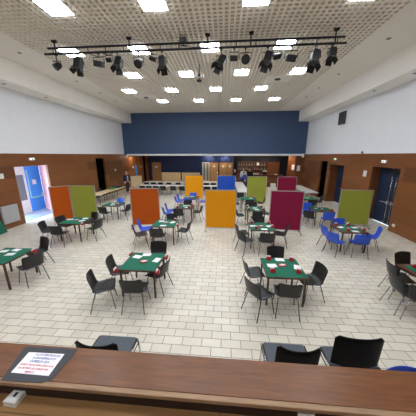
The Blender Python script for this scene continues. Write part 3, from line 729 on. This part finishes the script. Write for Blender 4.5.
# ------------------------------------------------------------------ bar
bc = thing('bar_counter', 'brown wooden bar counter across the back right', 'bar counter', (1.3, 21.8, 0))
MB().box((0, 0, 0), (4.6, .12, 1.18)).build('front_panel', M['barwood'], bc)
MB().box((-.05, -.12, 1.18), (4.65, .5, 1.24), bevel=.01).build('counter_top', M['tablewood'], bc)
MB().box((4.48, .12, 0), (4.6, .6, 1.18)).box((0, .12, 0), (.12, .6, 1.18)).build('side_panel', M['barwood'], bc)
bs = thing('bar_shelf', 'dark wooden shelf unit with bottles behind the bar', 'shelf unit', (1.4, 23.2, 0))
MB().box((0, .3, 0), (3.2, .36, 2.5)).build('back_panel', M['barwood'], bs)
for z in (1.0, 1.62, 2.05, 2.46): MB().box((0, 0, z), (3.2, .3, z + .04)).build('shelf', M['barwood'], bs)
for x in (0, 1.58, 3.14): MB().box((x, 0, 0), (x + .06, .3, 2.5)).build('upright', M['barwood'], bs)
def make_bottle():
    t = thing('bottle', '', 'bottle')
    MB().lathe([(.036, 0), (.04, .01), (.04, .17), (.015, .22), (.014, .29)], 10).build('glass_body', mat('bottle_glass', (150, 170, 166), .1), t)
    MB().lathe([(.017, .285), (.017, .31)], 10).build('cap', M['white'], t)
    return t
BOT = Proto(make_bottle)
for z, n0 in ((1.66, 12), (2.09, 11)):
    for i in range(n0): BOT.put((1.55 + i * (3.0 / n0) + random.uniform(-.03, .03), 23.33, z), 0, 'small bottle standing on the shelf behind the bar', 'bottles behind the bar')
def make_glass():
    o = MB().lathe([(.03, 0), (.045, .13), (.042, .13), (.028, .006)], 12).build('drinking_glass', mat('pale_glass', (226, 230, 240), .15)); o['category'] = 'glass'; return o
GLS = Proto(make_glass)
for i in range(16): GLS.put((1.6 + (i % 8) * .16 + (1.5 if i > 7 else 0), 23.3, 1.04), 0, 'pale drinking glass lined up behind the bar', 'glasses behind the bar')
for i in range(10): GLS.put((3.0 + (i % 5) * .11, 21.95 + (i // 5) * .12, 1.24), 0, 'pale drinking glass grouped on the bar counter', 'glasses on the bar counter')
t = thing('coffee_machine', 'black and white coffee machine on the bar counter', 'coffee machine', (4.1, 22.05, 1.24))
MB().box((-.2, -.15, 0), (.2, .15, .12), bevel=.02).box((-.2, .02, .1), (.2, .15, .36), bevel=.02).build('body', M['black'], t)
MB().box((-.2, -.15, .3), (.2, .1, .4), bevel=.02).build('head', M['offwhite'], t)
tag(MB().lathe([(.16, 0), (.2, .05), (.17, .06)], 18).build('white_dish', M['white'], loc=(5.2, 22.0, 1.24)), 'round white dish at the right end of the bar counter', 'dish')
tag(MB().box((-.12, -.02, 0), (.12, .0, .3)).build('paper_notice', M['paper'], loc=(3.55, 23.18, 2.1)), 'white paper pinned to the shelf unit behind the bar', 'notice')

# ------------------------------------------------------------------ people
def skin_mesh(name, verts, edges, radii, m, parent, sub=1):
    me = bpy.data.meshes.new(name); me.from_pydata(verts, edges, [])
    o = bpy.data.objects.new(name, me); C.objects.link(o)
    sk = o.modifiers.new('s', 'SKIN'); sd = o.modifiers.new('d', 'SUBSURF'); sd.levels = sub; sd.render_levels = sub
    for v, r in zip(me.skin_vertices[0].data, radii): v.radius = r if isinstance(r, tuple) else (r, r)
    me.skin_vertices[0].data[0].use_root = True
    bpy.context.view_layer.update()
    dg = bpy.context.evaluated_depsgraph_get()
    new = bpy.data.meshes.new_from_object(o.evaluated_get(dg)); new.name = name
    bpy.data.objects.remove(o)
    for p in new.polygons: p.use_smooth = True
    new.materials.clear(); new.materials.append(m)
    q = bpy.data.objects.new(name, new); C.objects.link(q); q.parent = parent
    return q
def person(label, loc, rz, top, legs, hair, arms=((.0, .0), (.0, .0)), lean=0.0, jacket=None, scale=1.0, stride=.06):
    """faces local +y; arms: per side (forward reach of elbow, forward reach of hand)"""
    t = thing('person', label, 'person', loc, rz); t.scale = (scale,) * 3
    def J(x, y, z): return (x, y + lean * max(0, z - .9), z)
    vs_, es, rs = [], [], []
    def add(p, r, par=None):
        vs_.append(p); rs.append(r)
        if par is not None: es.append((par, len(vs_) - 1))
        return len(vs_) - 1
    pel = add(J(0, 0, .95), (.15, .11)); wa = add(J(0, 0, 1.12), (.135, .10), pel); ch_ = add(J(0, 0, 1.32), (.16, .11), wa)
    nk = add(J(0, .0, 1.49), .055, ch_); hd0 = add(J(0, .02, 1.57), (.07, .085), nk); hd1 = add(J(0, .02, 1.66), (.078, .098), hd0); hd2 = add(J(0, .01, 1.735), (.058, .075), hd1)
    nose = add(J(0, .13, 1.63), .012, hd1)
    arm_pts, leg_pts = [], []
    for s, (e, hnd) in zip((-1, 1), arms):
        sh = add(J(s * .19, 0, 1.42), .062, ch_)
        pe = J(s * .25, e * .5 - .02, 1.15); ph = J(s * (.26 - .1 * hnd), e * .5 + hnd * .9, .92 + hnd * .35)
        el = add(pe, .045, sh); wr = add(ph, .03, el)
        dv = (Vector(ph) - Vector(pe)).normalized()
        hp = Vector(ph) + dv * .08; hh = add(tuple(hp), (.04, .024), wr)
        for q in range(4):
            off = Vector((0, 1, 0)) * (-.028 + .019 * q)
            f1 = add(tuple(hp + dv * .05 + off), .009, hh); add(tuple(hp + dv * (.085 + (.01 if q in (1, 2) else 0)) + off * 1.1 + Vector((-s * .015, 0, 0))), .007, f1)
        add(tuple(hp + Vector((-s * .02, .045, 0)) + dv * .02), .01, hh)
        arm_pts.append((J(s * .19, 0, 1.42), pe, ph))
    for s in (-1, 1):
        hip = add((s * .095, 0, .88), .095, pel); kn = add((s * .11, .02 + s * stride * .5, .5), .062, hip); an = add((s * .11, s * stride, .09), .042, kn)
        add((s * .12, s * stride + .13, .035), (.042, .03), an)
        leg_pts.append(((s * .095, 0, .88), (s * .11, .02 + s * stride * .5, .5), (s * .11, s * stride, .11)))
    skin_mesh('body', vs_, es, rs, M['skin'], t)
    v2 = [J(0, 0, .86), J(0, 0, 1.12), J(0, 0, 1.32), J(0, 0, 1.46)]; e2 = [(0, 1), (1, 2), (2, 3)]; r2 = [(.19, .15), (.18, .14), (.2, .15), .1]
    for a in arm_pts:
        n = len(v2); v2 += list(a[:2]) + [tuple(Vector(a[1]).lerp(Vector(a[2]), .9))]; e2 += [(2, n), (n, n + 1), (n + 1, n + 2)]; r2 += [.088, .068, .054]
    skin_mesh('jacket' if jacket else 'shirt', v2, e2, r2, jacket or top, t)
    if jacket:
        skin_mesh('shirt', [J(0, .07, .95), J(0, .085, 1.2), J(0, .07, 1.43)], [(0, 1), (1, 2)], [(.075, .1), (.075, .09), (.06, .075)], top, t)
    v3 = [(0, 0, 1.0), (0, 0, .88)]; e3 = [(0, 1)]; r3 = [(.17, .13), (.178, .135)]
    for l in leg_pts:
        n = len(v3); v3 += list(l); e3 += [(1, n), (n, n + 1), (n + 1, n + 2)]; r3 += [.118, .088, .07]
    skin_mesh('trousers', v3, e3, r3, legs, t)
    for s in (-1, 1):
        skin_mesh('shoe', [(s * .11, s * stride - .05, .045), (s * .115, s * stride + .06, .04), (s * .12, s * stride + .15, .035)], [(0, 1), (1, 2)], [(.045, .042), (.05, .038), (.04, .028)], M['black'], t)
    skin_mesh('hair', [J(0, -.045, 1.6), J(0, -.035, 1.69), J(0, .0, 1.755)], [(0, 1), (1, 2)], [(.075, .055), (.088, .075), (.075, .085)], hair, t)
    for s in (-1, 1):
        MB().lathe([(.011, -.003), (.011, .003)], 8, Matrix.Translation(J(s * .032, .112, 1.655)) @ Matrix.Rotation(PI / 2, 4, 'X')).build('eye', M['black'], t)
    MB().box(J(-.026, .108, 1.582), J(.026, .118, 1.594)).build('mouth', M['inkred'], t)
    return t
cl_navy = mat('navy_jacket_cloth', (34, 44, 70), .9); cl_grey = mat('grey_shirt_cloth', (168, 172, 176), .9); cl_dark = mat('dark_trouser_cloth', (52, 42, 40), .9)
cl_white = mat('white_blouse_cloth', (228, 228, 230), .9); cl_blue = mat('blue_shirt_cloth', (44, 84, 190), .9); cl_black = mat('black_jumper_cloth', (20, 20, 24), .9); cl_jean = mat('jean_cloth', (46, 58, 92), .9)
person('person in navy jacket and grey shirt standing by the left wall', (-8.2, 17.2, 0), r_(-120), cl_grey, cl_dark, M['hairgrey'], ((.0, .0), (.0, .05)), jacket=cl_navy, scale=1.06)
person('person in black jumper with grey hair at the bar, leftmost', (.98, 20.3, 0), r_(-80), cl_black, cl_jean, M['hairgrey'], ((.0, .05), (.0, .05)), scale=1.08)
person('person in white top standing between two dark clad people at the bar', (1.88, 21.2, 0), r_(170), cl_white, cl_jean, M['hairgrey'], ((.0, .05), (.0, .05)), scale=1.1)
person('person in blue top leaning forward before the bar', (2.0, 20.0, 0), r_(60), cl_blue, cl_jean, M['hairbrown'], ((.3, .4), (.3, .4)), lean=.28, scale=.95)
person('person in black top at the bar, right of the white top', (2.5, 21.2, 0), r_(150), cl_black, cl_jean, M['hairbrown'], ((.0, .05), (.0, .05)), scale=1.1)

# ------------------------------------------------------------------ stage edge in the foreground
lg = thing('stage_ledge', 'long dark varnished wooden ledge along the stage edge in the foreground', 'ledge', (0, 0, 0))
MB().box((XL + .02, 1.085, 1.555), (XR - .02, 1.36, 1.6), bevel=.004).build('top_board', M['ledge'], lg)
MB().box((XL + .02, 1.05, 1.562), (XR - .02, 1.086, 1.597), bevel=.008).build('nosing_strip', M['ledge_edge'], lg)
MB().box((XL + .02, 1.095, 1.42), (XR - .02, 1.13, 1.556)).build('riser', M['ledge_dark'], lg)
MB().box((XL + .02, 1.3, 1.0), (XR - .02, 1.34, 1.556)).build('front_board', M['ledge'], lg)

nt_ = thing('taped_notice', 'white notice with blue and red text taped on the ledge', 'notice', (-1.435, 1.205, 1.6))
pw, ph = .152, .092
sh_ = MB().prism([(-.148, -.093), (.158, -.095), (.145, .093), (-.165, .087)], .0012, .0022).build('paper', M['paper'], nt_)
mb = MB().prism([(-.245, .125), (-.165, .09), (-.148, -.096), (-.165, -.145)], .0003, .003); mb.build('tape_strip', M['tape'], nt_)
MB().prism([(.158, -.097), (.205, -.125), (.225, .13), (.145, .095)], .0003, .003).build('tape_strip', M['tape'], nt_)
MB().prism([(-.17, -.145), (.14, -.14), (.19, -.115), (.205, -.09), (-.15, -.088)], .0006, .0034).build('tape_strip', M['tape'], nt_)
MB().prism([(-.245, .128), (-.17, .082), (.15, .088), (.228, .132), (.05, .137)], .0006, .0034).build('tape_strip', M['tape'], nt_)
def text(s, x, y, z, size, m, parent, rot=(0, 0, 0), name='lettering', bold=.0):
    cu = bpy.data.curves.new(name, 'FONT'); cu.body = s; cu.size = size; cu.align_x = 'CENTER'; cu.align_y = 'CENTER'; cu.extrude = .0003; cu.offset = bold
    o = bpy.data.objects.new(name, cu); C.objects.link(o)
    bpy.context.view_layer.update()
    me = bpy.data.meshes.new_from_object(o.evaluated_get(bpy.context.evaluated_depsgraph_get()))
    bpy.data.objects.remove(o); me.materials.clear(); me.materials.append(m)
    q = bpy.data.objects.new(name, me); C.objects.link(q); q.parent = parent; q.location = (x, y, z); q.rotation_euler = rot
    return q
for s, y, m_, sz, dx in (("A L'ATTENTION DU", .066, 'inkblue', .024, .022), ('A DANGEREUX ET', .038, 'inkblue', .024, .012), ('CURIEUX QUI', .010, 'inkblue', .026, -.004),
                         ('AURAIT DE LE DEPLACER A UN', -.020, 'inkred', .0195, -.002), ('OU RETIRER LES TABLES PAR', -.047, 'inkred', .0195, -.008), ('MERCI !', -.074, 'inkred', .022, -.01)):
    text(s, dx, y, .0026, sz, M[m_], nt_, bold=.0005)

bx = thing('white_switch_box', 'small white box with a dark slot on the stage boards by the ledge', 'switch box', (-1.525, 1.055, 1.42))
MB().prism([(-.05, -.04), (.048, -.045), (.05, .04), (-.045, .04)], 0, .042).build('casing', M['offwhite'], bx)
MB().box((-.036, -.028, .041), (.036, .03, .045), bevel=.002).build('cover_plate', M['white'], bx)
MB().box((-.008, -.005, .0445), (.014, .025, .047)).build('slot', M['tape'], bx)
sk_ = thing('wall_socket', 'white socket plate on the dark ledge riser at the bottom edge', 'socket', (.585, 1.094, 1.465))
MB().box((-.055, -.014, -.04), (.055, 0, .04), bevel=.004).build('plate', M['white'], sk_)
MB().lathe([(.018, 0), (.018, .004)], 14, Matrix.Translation((0, -.013, 0)) @ Matrix.Rotation(PI / 2, 4, 'X')).build('socket_hole', M['tape'], sk_)

# wider cushioned chairs standing against the stage front, and two small ones
def cushion_chair(x, y, deg, label, w=.58, zb=.92, horn=.035, bx=0.0, bw=None, by=-.27, lean=.07):
    t = thing('cushioned_chair', label, 'chair', (x, y, 0), r_(deg)); h = w / 2; hb = (bw or w - .03) / 2
    MB().box((-h, by + .01, .44), (h, .30, .50), bevel=.02).build('seat_cushion', M['slate'], t)
    bm = bmesh.new(); n = 14; rows_ = []
    for j in range(9):
        v = j / 8; row = []
        for k in range(n + 1):
            u = -1 + 2 * k / n
            top = zb - horn * (1 - abs(u) ** 2.5) - (.05 * max(0, (abs(u) - .86) / .14) ** 2)
            z = .42 + (top - .42) * v
            row.append(bm.verts.new((bx + u * hb, by - lean * v + .05 * abs(u) ** 2.4, z)))
        rows_.append(row)
    for a, b in zip(rows_, rows_[1:]):
        for k in range(n): bm.faces.new((a[k], a[k + 1], b[k + 1], b[k]))
    bmesh.ops.recalc_face_normals(bm, faces=bm.faces); bmesh.ops.solidify(bm, geom=bm.faces[:], thickness=.016)
    for f in bm.faces: f.smooth = True
    mb = MB(); mb.bm.free(); mb.bm = bm; mb.build('backrest', M['matblack'], t)
    for sx in (-1, 1):
        MB().tube([(sx * (h + .012), .29, .47), (sx * (h + .03), .33, 0)], .012).build('leg', M['chrome'], t)
        MB().tube([(sx * (h + .012), -.24, .47), (sx * (h + .03), -.31, 0)], .012).build('leg', M['chrome'], t)
        MB().tube([(sx * (h + .012), -.26, .475), (sx * (h + .012), .29, .475)], .012).tube([(sx * (h + .012), -.24, .40), (sx * (h + .014), .28, .40)], .010).build('side_rail', M['chrome'], t)
    return t
cushion_chair(-1.575, 2.24, 0, 'black cushioned chair with chrome rails before the stage, left of centre', zb=.975, horn=.05, bx=.02, bw=.55, by=-.22)
cushion_chair(.915, 2.30, 0, 'black cushioned chair with chrome rails before the stage, right of centre', zb=1.06, horn=.05, bx=-.01, bw=.51, by=-.24)
cushion_chair(1.765, 2.30, 0, 'broad black chair before the stage at the lower right, beside the blue one', w=.62, zb=.965, horn=.01, bx=.0, bw=.60, by=.0, lean=.02)
chair('b', 2.14, 1.83, 180, 'blue chair before the stage at the lower right edge')
chair('k', -.74, 1.74, 180, 'black chair barely showing over the ledge left of centre')
